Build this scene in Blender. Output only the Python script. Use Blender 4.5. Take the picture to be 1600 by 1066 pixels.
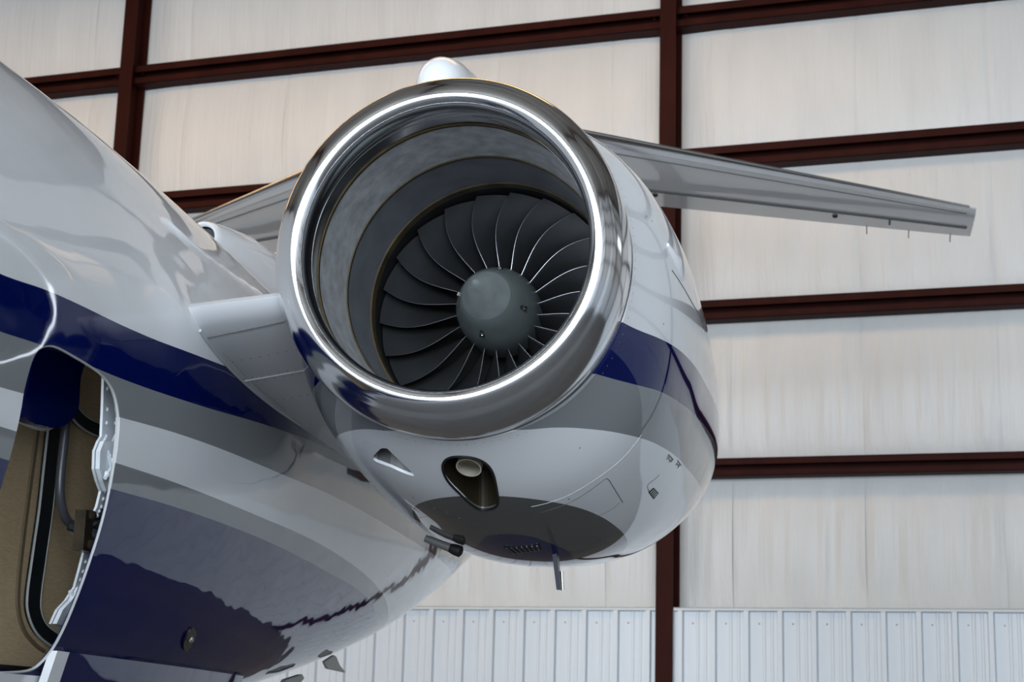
import bpy, bmesh, math, random
import numpy as np
from mathutils import Vector, Matrix
random.seed(7); np.random.seed(7)
for o in list(bpy.data.objects): bpy.data.objects.remove(o)
SC = bpy.context.scene; COL = SC.collection
PI = math.pi
# ------------------------------------------------------------------ camera
cd = bpy.data.cameras.new('camera'); cam = bpy.data.objects.new('camera', cd); COL.objects.link(cam)
cd.sensor_width = 36; cd.lens = 2620/1600*36; cd.clip_start = .05; cd.clip_end = 200
CR = [[0.9798787, -0.0185328, -0.1987315], [0.1977821, 0.2240073, 0.9543076], [0.0268314, -0.9744112, 0.2231655]]
M = Matrix(((CR[0][0], -CR[0][1], -CR[0][2], 0.951222), (CR[1][0], -CR[1][1], -CR[1][2], -3.827895),
            (CR[2][0], -CR[2][1], -CR[2][2], 1.500000), (0, 0, 0, 1)))
cam.matrix_world = M
cd.dof.use_dof = True; cd.dof.focus_distance = 4.4; cd.dof.aperture_fstop = 9.0
SC.camera = cam
# ------------------------------------------------------------------ exposure
vs = SC.view_settings; vs.view_transform = 'Standard'; vs.look = 'None'; vs.gamma = 1; vs.exposure = .12
vs.use_curve_mapping = False
# ------------------------------------------------------------------ hangar frame: s along the far wall (to the right), n into the room
OW = Vector((-.792, 11.731, 0)); WD = Vector((.9929, -.119, 0)); WN = Vector((-.119, -.9929, 0))
def W(s, n, z): return OW + WD*s + WN*n + Vector((0, 0, z))
S0, S1, N1, HC = -18.0, 12.5, 25.0, 9.9
DOOR = (-8.5, 11.5, 7.6)          # hangar door opening in the front wall: s from, s to, height
# ------------------------------------------------------------------ sky outside, seen only through the open hangar door
wo = bpy.data.worlds.new('sky'); SC.world = wo; wo.use_nodes = True
bg = wo.node_tree.nodes['Background']; bg.inputs[0].default_value = (.80, .90, 1.0, 1); bg.inputs[1].default_value = 2.2
def area(name, pos, target, sx, sy, power, color):
    l = bpy.data.lights.new(name, 'AREA'); l.shape = 'RECTANGLE'; l.size = sx; l.size_y = sy; l.energy = power; l.color = color
    o = bpy.data.objects.new(name, l); COL.objects.link(o); o.location = pos
    o.rotation_euler = (Vector(target)-Vector(pos)).to_track_quat('-Z', 'Y').to_euler(); return o
ds = (DOOR[0]+DOOR[1])/2
area('door_daylight', W(ds, N1-.05, DOOR[2]/2), W(ds, 0, DOOR[2]/2), DOOR[1]-DOOR[0], DOOR[2]-.2, 3900, (.80, .90, 1.0))
for i, (s, n) in enumerate([(-14, 4.5), (-9, 4.5), (-4.5, 4.5), (0, 4.5)]):
    area('high_bay_light', W(s, n, HC-.75), W(s, n-2, 0), 4.0, 1.6, 92, (1.0, .60, .26))

# ------------------------------------------------------------------ helpers
def link(name, me, parent=None, mat=None):
    o = bpy.data.objects.new(name, me); COL.objects.link(o)
    if mat is not None and not me.materials: me.materials.append(mat)
    if parent is not None:
        o.parent = parent; w = Vector((0, 0, 0)); p = parent
        while p is not None: w += p.location; p = p.parent
        o.location = -w
    return o
def mk(name, V, F, mat, parent=None, smooth=False, auto=None):
    me = bpy.data.meshes.new(name); me.from_pydata([tuple(v) for v in V], [], F); me.update()
    bm = bmesh.new(); bm.from_mesh(me); bmesh.ops.recalc_face_normals(bm, faces=bm.faces); bm.to_mesh(me); bm.free()
    if smooth: me.polygons.foreach_set('use_smooth', [True]*len(me.polygons))
    if auto is not None: me.set_sharp_from_angle(angle=math.radians(auto))
    return link(name, me, parent, mat)
def frombm(name, bm, mat, parent=None, smooth=False, auto=None):
    bmesh.ops.recalc_face_normals(bm, faces=bm.faces)
    me = bpy.data.meshes.new(name); bm.to_mesh(me); bm.free()
    if smooth: me.polygons.foreach_set('use_smooth', [True]*len(me.polygons))
    if auto is not None: me.set_sharp_from_angle(angle=math.radians(auto))
    return link(name, me, parent, mat)
def thing(name, label, cat, loc):
    o = bpy.data.objects.new(name, None); COL.objects.link(o); o.location = loc; o.empty_display_size = .1
    o['label'] = label; o['category'] = cat; return o
def box(V, F, a, b, tf=None):
    i = len(V); c = [(x, y, z) for x in (a[0], b[0]) for y in (a[1], b[1]) for z in (a[2], b[2])]
    V += [tf(*p) if tf else Vector(p) for p in c]
    F += [tuple(i+k for k in q) for q in ((0,1,3,2),(4,6,7,5),(0,4,5,1),(2,3,7,6),(0,2,6,4),(1,5,7,3))]
def tube_data(V, F, pts, r, seg=10, caps=True):
    pts = [Vector(p) for p in pts]; rings = []
    up = None
    for i, p in enumerate(pts):
        t = (pts[min(i+1, len(pts)-1)]-pts[max(i-1, 0)]).normalized()
        if up is None: up = t.orthogonal().normalized()
        a = (up-t*up.dot(t)).normalized(); up = a; b = t.cross(a)
        rr = r[i] if hasattr(r, '__len__') else r
        rings.append(len(V))
        for k in range(seg):
            th = 2*PI*k/seg; V.append(p+a*math.cos(th)*rr+b*math.sin(th)*rr)
    for i in range(len(pts)-1):
        for k in range(seg):
            F.append((rings[i]+k, rings[i]+(k+1) % seg, rings[i+1]+(k+1) % seg, rings[i+1]+k))
    if caps:
        F.append(tuple(rings[0]+k for k in range(seg))); F.append(tuple(rings[-1]+k for k in reversed(range(seg))))
def tube(name, pts, r, mat, parent, seg=10, smooth=True):
    V, F = [], []; tube_data(V, F, pts, r, seg); return mk(name, V, F, mat, parent, smooth, 50)
def smooth_path(pts, n=8):
    pts = [Vector(p) for p in pts]; out = []
    for i in range(len(pts)-1):
        p0, p1, p2, p3 = pts[max(i-1, 0)], pts[i], pts[i+1], pts[min(i+2, len(pts)-1)]
        for k in range(n):
            t = k/n; out.append(.5*((2*p1)+(p2-p0)*t+(2*p0-5*p1+4*p2-p3)*t*t+(3*p1-p0-3*p2+p3)*t**3))
    out.append(pts[-1]); return out
def plate(V, F, poly, d):                      # closed polygon extruded by vector d
    i = len(V); n = len(poly); d = Vector(d)
    V += [Vector(p) for p in poly]+[Vector(p)+d for p in poly]
    F.append(tuple(range(i, i+n))); F.append(tuple(range(i+2*n-1, i+n-1, -1)))
    F += [(i+k, i+(k+1) % n, i+n+(k+1) % n, i+n+k) for k in range(n)]
def dome(V, F, c, nrm, r, h=.5, seg=6):
    c = Vector(c); nrm = Vector(nrm).normalized(); a = nrm.orthogonal().normalized(); b = nrm.cross(a); i = len(V)
    for q, hh in ((1, -.2), (.72, h*.7)):
        V += [c+(a*math.cos(2*PI*k/seg)+b*math.sin(2*PI*k/seg))*r*q+nrm*r*hh for k in range(seg)]
    V.append(c+nrm*r*h)
    for k in range(seg):
        k2 = (k+1) % seg; F.append((i+k, i+k2, i+seg+k2, i+seg+k)); F.append((i+seg+k, i+seg+k2, i+2*seg))
def revolve(name, prof, mat, parent, seg=144, cx=0.0, cz=None, y0=0, ang=None, closed=False):
    cz = LZ if cz is None else cz; V, F = [], []
    for (y, r) in prof:
        for k in range(seg): t = 2*PI*k/seg; V.append((cx+r*math.cos(t), y, cz+r*math.sin(t)))
    m = len(prof)
    for i in range(m if closed else m-1):
        for k in range(seg): F.append((i*seg+k, i*seg+(k+1) % seg, ((i+1) % m)*seg+(k+1) % seg, ((i+1) % m)*seg+k))
    return mk(name, V, F, mat, parent, True, 40)

# ------------------------------------------------------------------ materials
def mat(name, color, rough=.5, metal=0.0, coat=0.0, spec=.5, noise=None, bump=None, coat_rough=.03):
    m = bpy.data.materials.new(name); m.use_nodes = True; nt = m.node_tree; b = nt.nodes['Principled BSDF']
    b.inputs['Base Color'].default_value = (*color, 1); b.inputs['Roughness'].default_value = rough; b.inputs['Metallic'].default_value = metal
    b.inputs['Coat IOR'].default_value = 1.28; b.inputs['Coat Weight'].default_value = coat; b.inputs['Coat Roughness'].default_value = coat_rough; b.inputs['Specular IOR Level'].default_value = spec
    tc = nt.nodes.new('ShaderNodeTexCoord')
    if noise:                                   # (scale, amount, stretch)
        mp = nt.nodes.new('ShaderNodeMapping'); mp.inputs['Scale'].default_value = noise[2]; nt.links.new(tc.outputs['Object'], mp.inputs[0])
        n = nt.nodes.new('ShaderNodeTexNoise'); n.inputs['Scale'].default_value = noise[0]; n.inputs['Detail'].default_value = 5
        nt.links.new(mp.outputs[0], n.inputs['Vector'])
        r = nt.nodes.new('ShaderNodeMapRange'); r.inputs['From Min'].default_value = .25; r.inputs['From Max'].default_value = .75
        r.inputs['To Min'].default_value = 1-noise[1]; r.inputs['To Max'].default_value = 1+noise[1]; nt.links.new(n.outputs[0], r.inputs[0])
        mx = nt.nodes.new('ShaderNodeVectorMath'); mx.operation = 'SCALE'; mx.inputs[0].default_value = color
        nt.links.new(r.outputs[0], mx.inputs['Scale']); nt.links.new(mx.outputs[0], b.inputs['Base Color'])
    if bump:                                    # (scale, strength, distance, stretch)
        mp = nt.nodes.new('ShaderNodeMapping'); mp.inputs['Scale'].default_value = bump[3]; nt.links.new(tc.outputs['Object'], mp.inputs[0])
        n = nt.nodes.new('ShaderNodeTexNoise'); n.inputs['Scale'].default_value = bump[0]; n.inputs['Detail'].default_value = 2
        nt.links.new(mp.outputs[0], n.inputs['Vector'])
        bp = nt.nodes.new('ShaderNodeBump'); bp.inputs['Strength'].default_value = bump[1]; bp.inputs['Distance'].default_value = bump[2]
        nt.links.new(n.outputs[0], bp.inputs['Height']); nt.links.new(bp.outputs[0], b.inputs['Normal'])
        if coat: nt.links.new(bp.outputs[0], b.inputs['Coat Normal'])
    return m
WHITE = (.84, .85, .87); NAVY = (.0012, .0065, .085); GREY = (.25, .262, .272); DKGREY = (.115, .117, .113)
def livery(name, curves, colors, y_lo, y_hi, ripple):
    """paint scheme: horizontal stripes whose edges are height curves z(y) along the airframe, under a clear coat"""
    m = mat(name, WHITE, .45, 0, 1.0, .0, None, (ripple[0], ripple[1], ripple[2], (1, .45, 1)))
    nt = m.node_tree; b = nt.nodes['Principled BSDF']
    tc = nt.nodes.new('ShaderNodeTexCoord'); sp = nt.nodes.new('ShaderNodeSeparateXYZ'); nt.links.new(tc.outputs['Object'], sp.inputs[0])
    mr = nt.nodes.new('ShaderNodeMapRange'); mr.inputs['From Min'].default_value = y_lo; mr.inputs['From Max'].default_value = y_hi
    nt.links.new(sp.outputs['Y'], mr.inputs[0]); prev = None
    for pts, colr in zip(curves, colors):
        fc = nt.nodes.new('ShaderNodeFloatCurve'); cu = fc.mapping.curves[0]
        P = [((y-y_lo)/(y_hi-y_lo), (z-1.5)/1.5) for y, z in pts]
        P = [(0, P[0][1]+0.0)]+[p for p in P if 0.001 < p[0] < .999]+[(1, P[-1][1])]
        while len(cu.points) < len(P): cu.points.new(.5, .5)
        for q, p in zip(cu.points, P): q.location = p; q.handle_type = 'AUTO'
        fc.mapping.update(); nt.links.new(mr.outputs[0], fc.inputs['Value'])
        h = nt.nodes.new('ShaderNodeMapRange'); h.inputs['From Min'].default_value = 1.5; h.inputs['From Max'].default_value = 3.0; h.clamp = False
        nt.links.new(sp.outputs['Z'], h.inputs[0])
        lt = nt.nodes.new('ShaderNodeMath'); lt.operation = 'LESS_THAN'; nt.links.new(h.outputs[0], lt.inputs[0]); nt.links.new(fc.outputs[0], lt.inputs[1])
        mx = nt.nodes.new('ShaderNodeMix'); mx.data_type = 'RGBA'; mx.inputs['B'].default_value = (*colr, 1)
        if prev is None: mx.inputs['A'].default_value = (*WHITE, 1)
        else: nt.links.new(prev, mx.inputs['A'])
        nt.links.new(lt.outputs[0], mx.inputs['Factor']); prev = mx.outputs['Result']
    nt.links.new(prev, b.inputs['Base Color']); return m
FUS_CURVES = [
 [(-2.6,2.20),(-1.076,2.290),(-.843,2.316),(-.422,2.343),(-.122,2.367),(.118,2.388),(.8,2.45),(2,2.55),(6,2.8)],
 [(-2.6,2.10),(-1.067,2.182),(-.897,2.197),(-.455,2.220),(.024,2.258),(.766,2.329),(2,2.42),(6,2.75)],
 [(-2.6,1.99),(-1.039,2.083),(-.432,2.137),(.047,2.173),(.979,2.215),(1.682,2.242),(3,2.26),(6,2.3)],
 [(-2.6,1.94),(-1.008,2.015),(-.414,2.039),(-.011,2.053),(.632,2.064),(1.51,2.071),(2.098,2.057),(2.553,2.036),(3.011,2.0),(4,1.85),(6,1.5)],
 [(-2.6,1.90),(-1.0,1.96),(-.403,1.983),(.032,1.999),(.765,2.010),(1.221,2.008),(1.799,1.998),(2.376,1.986),(2.903,1.948),(3.6,1.80),(6,1.5)]]
NAC_CURVES = [
 [(.0,2.457),(.1,2.460),(.19,2.463),(.328,2.473),(.677,2.497),(.906,2.510),(1.438,2.543),(2.8,2.64)],
 [(.0,2.330),(.1,2.333),(.315,2.347),(.44,2.359),(.815,2.386),(1.227,2.418),(1.85,2.466),(2.8,2.54)],
 [(.0,2.19),(.1,2.197),(.157,2.212),(.262,2.226),(.431,2.240),(.627,2.254),(.977,2.270),(1.347,2.284),(1.625,2.299),(2.8,2.35)],
 [(.0,2.085),(.415,2.077),(.74,2.076),(1.031,2.066),(1.235,2.058),(2.0,2.03),(2.8,2.0)],
 [(.0,2.03),(.78,2.016),(.859,2.010),(1.045,1.999),(1.5,1.965),(2.8,1.85)]]
M_FUS = livery('fuselage_paint', FUS_CURVES, [NAVY, GREY, WHITE, GREY, NAVY], -2.6, 6.0, (5.5, .40, .008))
M_NAC = livery('nacelle_paint', NAC_CURVES, [NAVY, GREY, WHITE, DKGREY, NAVY], 0.0, 2.8, (4.0, .12, .006))
M_WHITE = mat('white_paint', WHITE, .45, 0, 1.0, .0, None, (3, .2, .008, (1, 1, 1)))
M_NAVY = mat('navy_paint', NAVY, .4, 0, 1.0, .0, None, (3, .3, .012, (1, .5, 1)))
M_PYL = mat('pylon_paint', (.80, .81, .83), .34, .2, .3)
M_CHROME = mat('polished_metal', (.80, .80, .81), .13, 1.0, noise=(3, .05, (1, 1, 1)), bump=(5, .10, .004, (1, 1, 1)))
M_TCHROME = mat('polished_leading_edge', (.62, .63, .64), .16, 1.0)
M_LINER = mat('acoustic_liner_metal', (.56, .57, .58), .42, .4, noise=(26, .28, (1, 1, 1)), bump=(120, .2, .001, (1, 1, 1)))
M_LINER2 = mat('fan_case_liner', (.20, .21, .235), .45, .3, noise=(12, .2, (1, 1, 1)))
M_SEAL = mat('brown_sealant', (.060, .040, .012), .5, 0, noise=(18, .6, (1, 1, 1)))
M_BLADE = mat('titanium_blade', (.075, .077, .082), .38, .8, noise=(9, .15, (1, 1, 1)))
M_EDGE = mat('bright_blade_edge', (.38, .38, .40), .32, 1.0)
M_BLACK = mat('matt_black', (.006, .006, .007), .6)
M_SPIN = mat('spinner_grey', (.125, .145, .142), .34, .3, .4, noise=(14, .12, (1, 1, 1)), coat_rough=.2)
M_SPIN2 = mat('spinner_cap_grey', (.27, .30, .30), .38, .3, .4, noise=(16, .22, (1, 1, 1)), coat_rough=.2)
M_STEEL = mat('bright_steel', (.72, .70, .66), .2, 1.0)
M_RIVET = mat('rivet_metal', (.30, .30, .305), .4, .7)
M_PORT = mat('port_brown', (.022, .016, .004), .6, 0, 0)
M_LINE = mat('panel_gap', (.10, .10, .10), .7)
M_LLINE = mat('sealant_line', (.55, .56, .57), .5)
M_TAN = mat('tan_bay_liner', (.66, .50, .30), .6, noise=(40, .12, (1, 1, 6)), bump=(160, .3, .001, (1, .2, 1)))
M_RUBBER = mat('black_rubber', (.010, .014, .016), .5)
M_PIPING = mat('white_piping', (.55, .56, .55), .4)
M_PRIMER = mat('white_frame_paint', (.80, .84, .88), .4, 0, noise=(20, .12, (1, 1, 1)))
M_BRASS = mat('aged_bronze', (.055, .042, .028), .35, .6, noise=(30, .5, (1, 1, 1)))
M_HOSE = mat('grey_hose', (.09, .095, .11), .35, .3)
M_STEELRED = mat('red_oxide_steel', (.030, .0060, .0040), .6, 0, 0, .08, noise=(5, .25, (1, 1, .3)), coat_rough=.3)
M_VINYL = mat('white_vinyl_insulation', (.635, .632, .62), .42, 0, 0, .4, noise=(2.2, .05, (1.5, 1.5, .35)), bump=(9, .4, .02, (2.4, 2.4, .14)))
M_LINERP = mat('ribbed_wall_panel', (.62, .655, .69), .38, 0, .2, noise=(3, .05, (2, 2, .4)), bump=(14, .2, .006, (2.5, 2.5, .15)), coat_rough=.2)
M_TRIM = mat('panel_trim', (.62, .65, .66), .4)
M_FLOOR = mat('sealed_concrete', (.15, .152, .155), .8, 0, 0, .1, noise=(.7, .15, (1, 1, 1)))
M_ROOF = mat('roof_insulation', (.30, .28, .25), .5, noise=(1, .05, (1, 1, 1)))
M_APRON = mat('concrete_apron', (.42, .41, .39), .8, noise=(.6, .1, (1, 1, 1)))

# ================================================================== HANGAR
def struct(o): o['kind'] = 'structure'; return o
V, F = [], []; box(V, F, (S0, -.3, -.2), (S1, N1, 0), W); struct(mk('floor', V, F, M_FLOOR))
V, F = [], []; box(V, F, (S0-20, N1, -.25), (S1+20, N1+40, -.02), W); struct(mk('ground', V, F, M_APRON))
V, F = [], []; box(V, F, (S0, -.3, HC), (S1, N1, HC+.2), W); ceiling = struct(mk('ceiling', V, F, M_ROOF))
for i in range(15):
    V, F = [], []; n = .9+i*1.6; box(V, F, (S0+.1, n-.05, HC-.2), (S1-.1, n+.05, HC), W); mk('roof_purlin', V, F, M_STEELRED, ceiling)
COLS = [-5.98+6.05*k for k in range(-2, 4)]
for s in COLS:
    if not (S0 < s < S1): continue
    V, F = [], []
    box(V, F, (s-.08, .35, HC-.62), (s+.08, N1-.2, HC-.605), W); box(V, F, (s-.006, .35, HC-.61), (s+.006, N1-.2, HC-.2), W)
    box(V, F, (s-.08, .35, HC-.215), (s+.08, N1-.2, HC-.2), W); mk('roof_rafter', V, F, M_STEELRED, ceiling)
GIRT_Z = [(3.768, 3.935), (5.25, 5.437), (6.75, 6.955), (8.225, 8.440)]
# far wall -------------------------------------------------------------
V, F = [], []; box(V, F, (S0, -.3, 0), (S1, -.08, HC), W); wall_back = struct(mk('wall_back', V, F, M_VINYL))
def vnoise(seed):
    r = random.Random(seed); ph = [(r.uniform(4, 55), r.uniform(0, 6.28), r.uniform(-.5, .5), r.uniform(.4, 1)) for _ in range(9)]
    return lambda x, t: sum(a/(1+.07*f)*math.sin(f*x+p+k*6*t) for f, p, k, a in ph)/4
rows = [(2.50, 3.85)]+[((a[0]+a[1])/2, (b[0]+b[1])/2) for a, b in zip(GIRT_Z, GIRT_Z[1:])]+[(8.33, HC)]
sheets = [3.05+1.2*k for k in range(-13, 4)]
for ri, (z0, z1) in enumerate(rows):
    for si, s in enumerate(sheets):
        NX, NZ = 34, 14; V, F = [], []; nf = vnoise(si*17+ri*5+3); seedp = random.Random(si*31+ri)
        amp = (.060, .045, .024, .016, .014)[ri]
        for j in range(NZ+1):
            t = j/NZ; z = z0+(z1-z0)*t
            for i in range(NX+1):
                u = i/NX; x = s+1.2*u
                pil = .11*(max(0, math.sin(PI*t))**.55)
                edge = min(1, min(u, 1-u)/.03)
                wr = amp*nf(x, t)*(math.sin(PI*t)**.7)*(1.3-.8*t)
                dc = min(abs(x-c) for c in COLS); tuck = min(1, .10+dc/.45)
                V.append(W(x, -.04+pil*tuck+wr*min(1, dc/.5)+.006*edge, z))
        for j in range(NZ):
            for i in range(NX): a = j*(NX+1)+i; F.append((a, a+1, a+NX+2, a+NX+1))
        mk('insulation_panel', V, F, M_VINYL, wall_back, True)
# wall girts (open channels) -------------------------------------------
for z0, z1 in GIRT_Z+[(9.70, 9.89)]:
    for a, b in zip([S0+.1]+COLS, COLS+[S1-.1]):
        if b <= S0 or a >= S1 or b-a < .5: continue
        a2 = a+.04; b2 = b-.04 if b < S1-.2 else b; h = z1-z0; V, F = [], []
        box(V, F, (a2, .01, z0), (b2, .022, z1), W); box(V, F, (a2, .01, z1-.008), (b2, .20, z1), W); box(V, F, (a2, .01, z0), (b2, .20, z0+.008), W)
        box(V, F, (a2, .19, z1-h*.36), (b2, .20, z1), W); box(V, F, (a2, .19, z0), (b2, .20, z0+h*.32), W)
        mk('wall_girt', V, F, M_STEELRED, wall_back)
for s in COLS:
    if not (S0 < s < S1): continue
    V, F = [], []
    box(V, F, (s-.08, .278, 0), (s+.08, .29, HC-.2), W); box(V, F, (s-.005, .02, 0), (s+.005, .28, HC-.2), W); box(V, F, (s-.08, .01, 0), (s+.08, .022, HC-.2), W)
    c = mk('steel_column', V, F, M_STEELRED, wall_back)
    V, F = [], []
    for z0, z1 in GIRT_Z:
        for q in (-1, 1):
            x0, x1 = sorted((s+q*.006, s+q*.014)); box(V, F, (x0, .03, z0+.03), (x1, .24, z1-.02), W)
            for bz in (.05, .11): 
                dome(V, F, W(s+q*.16, .203, z0+bz), WN, .010)
    mk('girt_bracket', V, F, M_STEELRED, c)
# ribbed wainscot panels -------------------------------------------------
def rib_profile():
    P = [(0, 0), (.045, 0)]
    for c in (.115, .185): P += [(c-.014, 0), (c-.009, .007), (c+.009, .007), (c+.014, 0)]
    P += [(.2395-.010, 0), (.2395-.002, .040), (.2395+.040, .040), (.2395+.050, 0), (.2995, 0)]; return P
PR = rib_profile(); pm = None; S_R = 2.31-.2595
scr = None
for k in range(-44, 30):
    s = S_R+.2995*k
    if s < -13 or s > S1-.4: continue
    if any(abs(s+.15-c) < .10 for c in COLS): pass
    if pm is None:
        V, F = [], []
        for z in (0.02, 2.545):
            for (x, d) in PR: V.append(WD*x+WN*d+Vector((0, 0, z)))
            for (x, d) in PR: V.append(WD*x+WN*(d-.003)+Vector((0, 0, z)))
        m = len(PR)
        for i in range(m-1): F += [(i, i+1, 2*m+i+1, 2*m+i), (m+i, 3*m+i, 3*m+i+1, m+i+1), (2*m+i, 2*m+i+1, 3*m+i+1, 3*m+i), (i, m+i, m+i+1, i+1)]
        me = bpy.data.meshes.new('metal_panel'); me.from_pydata(V, [], F); me.update(); me.materials.append(M_LINERP); pm = me
        V, F = [], []; dome(V, F, WD*.07+WN*.002+Vector((0, 0, 2.435)), WN, .009); sm = bpy.data.meshes.new('screw'); sm.from_pydata(V, [], F); sm.materials.append(M_RIVET); scr = sm
    o = bpy.data.objects.new('metal_panel', pm); COL.objects.link(o); o.parent = wall_back; o.location = W(s, .235, 0)
    q = bpy.data.objects.new('screw', scr); COL.objects.link(q); q.parent = o
for a, b in zip([S0+.1]+COLS, COLS+[S1-.1]):
    if b <= S0 or a >= S1 or b-a < .5: continue
    V, F = [], []; a2 = a+.082; b2 = b-.082 if b < S1-.2 else b
    box(V, F, (a2, .0, 2.541), (b2, .272, 2.549), W); box(V, F, (a2, .262, 2.541), (b2, .272, 2.573), W); box(V, F, (a2, .0, 2.565), (b2, .272, 2.573), W)
    mk('panel_trim', V, F, M_TRIM, wall_back)
# side and front walls (mirrored in the glossy paint) --------------------
def side_wall(name, s, q):
    V, F = [], []; box(V, F, (min(s, s+q*.2), -.3, 0), (max(s, s+q*.2), N1, HC), W); w = struct(mk(name, V, F, M_VINYL))
    for z0, z1 in GIRT_Z:
        V, F = [], []; x = sorted((s, s-q*.2)); box(V, F, (x[0], .3, z0), (x[1], N1-.3, z1), W); mk('wall_girt', V, F, M_STEELRED, w)
    for n in (6.3, 12.4, 18.5):
        V, F = [], []; x = sorted((s-q*.02, s-q*.3)); box(V, F, (x[0], n-.08, 0), (x[1], n+.08, HC), W); mk('steel_column', V, F, M_STEELRED, w)
    V, F = [], []; x = sorted((s-q*.16, s-q*.21)); n = .4
    while n < N1-.5: box(V, F, (x[0], n, .02), (x[1], n+.05, 2.55), W); n += .3
    x = sorted((s-q*.14, s-q*.18)); box(V, F, (x[0], .3, .02), (x[1], N1-.3, 2.55), W); g = mk('ribbed_wainscot', V, F, M_LINERP, w); g['kind'] = 'stuff'
side_wall('wall_right', S1, 1); side_wall('wall_left', S0, -1)
V, F = [], []; box(V, F, (S1-.06, 2.2, 5.7), (S1-.01, 5.4, 6.7), W); win = struct(mk('window_1', V, F, mat('window_frame', (.06, .05, .04), .5)))
mg = mat('frosted_daylight_glass', (.6, .65, .7), .5); mb = mg.node_tree.nodes['Principled BSDF']; mb.inputs['Emission Color'].default_value = (.92, .96, 1, 1); mb.inputs['Emission Strength'].default_value = 2.2
for k in range(5):
    V, F = [], []; box(V, F, (S1-.07, 2.28+k*.62, 5.78), (S1-.055, 2.28+k*.62+.54, 6.62), W); mk('window_pane', V, F, mg, win)
V, F = [], []
box(V, F, (S0, N1, 0), (DOOR[0], N1+.2, HC), W); box(V, F, (DOOR[1], N1, 0), (S1, N1+.2, HC), W); box(V, F, (DOOR[0], N1, DOOR[2]), (DOOR[1], N1+.2, HC), W)
struct(mk('wall_front', V, F, M_VINYL))

# ================================================================== AIRPLANE
LZ = 2.61116; XC = -1.35
plane = thing('airplane', 'white business jet with navy and grey stripes, fan engine and T-tail, parked in the hangar', 'airplane', (XC, 1.0, 1.2))
def hermite(K, v, y):
    K = np.asarray(K, float); v = np.asarray(v, float); m = np.gradient(v, K); y = np.asarray(y, float)
    i = np.clip(np.searchsorted(K, y)-1, 0, len(K)-2); h = K[i+1]-K[i]; t = (y-K[i])/h
    return (2*t**3-3*t**2+1)*v[i]+(t**3-2*t**2+t)*h*m[i]+(-2*t**3+3*t**2)*v[i+1]+(t**3-t**2)*h*m[i+1]
FK = [-2., -1, 0, 1, 2, 3, 4, 5, 6]
FP = np.array([[.821,3.045,1.166],[.758,3.082,1.259],[.694,3.113,1.356],[.619,3.099,1.461],[.538,3.066,1.583],[.454,3.036,1.732],[.357,3.007,1.926],[.243,2.979,2.18],[.119,2.952,2.464]])
def fus(y): 
    a, zt, zb = (float(hermite(FK, FP[:, i], y)) for i in range(3)); return a, (zt+zb)/2, (zt-zb)/2
def fus_x(y, z, off=0.):
    a, zc, b = fus(y); return XC+(a)*math.sqrt(max(.01, 1-((z-zc)/b)**2))+off
def bulge(y, z):       # root glove ahead of the pylon leading edge
    return .030*math.exp(-((z-2.46)/.085)**2)*(1/(1+math.exp(-(y+.16)/.05)))*(1/(1+math.exp((y-1.6)/.2)))
def tube_shell(ysamp, sec, seg, inset):
    V, F = [], []; n = len(ysamp)
    for q in (0, 1):
        for y in (ysamp if q == 0 else ysamp[::-1]): V += sec(y, inset*q)
    m = 2*n
    for i in range(m):
        for k in range(seg):
            a = i*seg; b = ((i+1) % m)*seg; F.append((a+k, a+(k+1) % seg, b+(k+1) % seg, b+k))
    return V, F
SEG = 160
def fsec(y, ins):
    a, zc, b = fus(y); out = []
    for k in range(SEG):
        t = 2*PI*k/SEG; ct, st = math.cos(t), math.sin(t); z = zc+(b-ins)*st; x = (a-ins)*ct
        if ct > 0 and ins == 0: x += bulge(y, z)
        out.append((XC+x, y, z))
    return out
ys = list(np.concatenate([np.linspace(-2.6, 3, 150), np.linspace(3.06, 5.95, 50)]))
V, F = tube_shell(ys, fsec, SEG, .009)
fusebody = mk('fuselage', V, F, M_FUS, plane, True)
def cut(o, cutters):
    dg = None
    for c in cutters:
        md = o.modifiers.new('cut', 'BOOLEAN'); md.operation = 'DIFFERENCE'; md.solver = 'EXACT'; md.object = c
    dg = bpy.context.evaluated_depsgraph_get(); dg.update()
    me = bpy.data.meshes.new_from_object(o.evaluated_get(dg)); old = o.data; o.modifiers.clear(); nm = old.name; o.data = me
    bpy.data.meshes.remove(old); me.name = nm
    me.polygons.foreach_set('use_smooth', [True]*len(me.polygons)); me.set_sharp_from_angle(angle=math.radians(32))
    for c in cutters: bpy.data.objects.remove(c)
def prism(poly, d, off):
    V, F = [], []; plate(V, F, [Vector(p)+Vector(off) for p in poly], d); return mk('cutter', V, F, None)
def round_poly(P, n=6):
    P = [Vector(p) for p in P]; out = []; m = len(P)
    for i in range(m):
        p0, p1, p2, p3 = P[i-1], P[i], P[(i+1) % m], P[(i+2) % m]
        for k in range(n):
            t = k/n; out.append(.5*((2*p1)+(p2-p0)*t+(2*p0-5*p1+4*p2-p3)*t*t+(3*p1-p0-3*p2+p3)*t**3))
    return out
OPEN = [(-.936,1.80),(-.935,2.036),(-.936,2.10),(-.919,2.158),(-.889,2.190),(-.822,2.211),(-.708,2.213),(-.60,2.210),(-.535,2.201),(-.484,2.180),(-.447,2.140),(-.432,2.095),(-.418,2.030),(-.402,1.96),(-.387,1.89),(-.372,1.82),(-.345,1.741),(-.316,1.675),(-.304,1.635),(-.312,1.605),(-.345,1.588),(-.45,1.580),(-.62,1.575),(-.85,1.572),(-.915,1.585),(-.936,1.64)]
OP = round_poly([(-.45, y, z) for y, z in OPEN], 4)
cut(fusebody, [prism([(-.3, p.y, p.z) for p in OP], (-.65, 0, 0), (0, 0, 0))])
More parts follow.
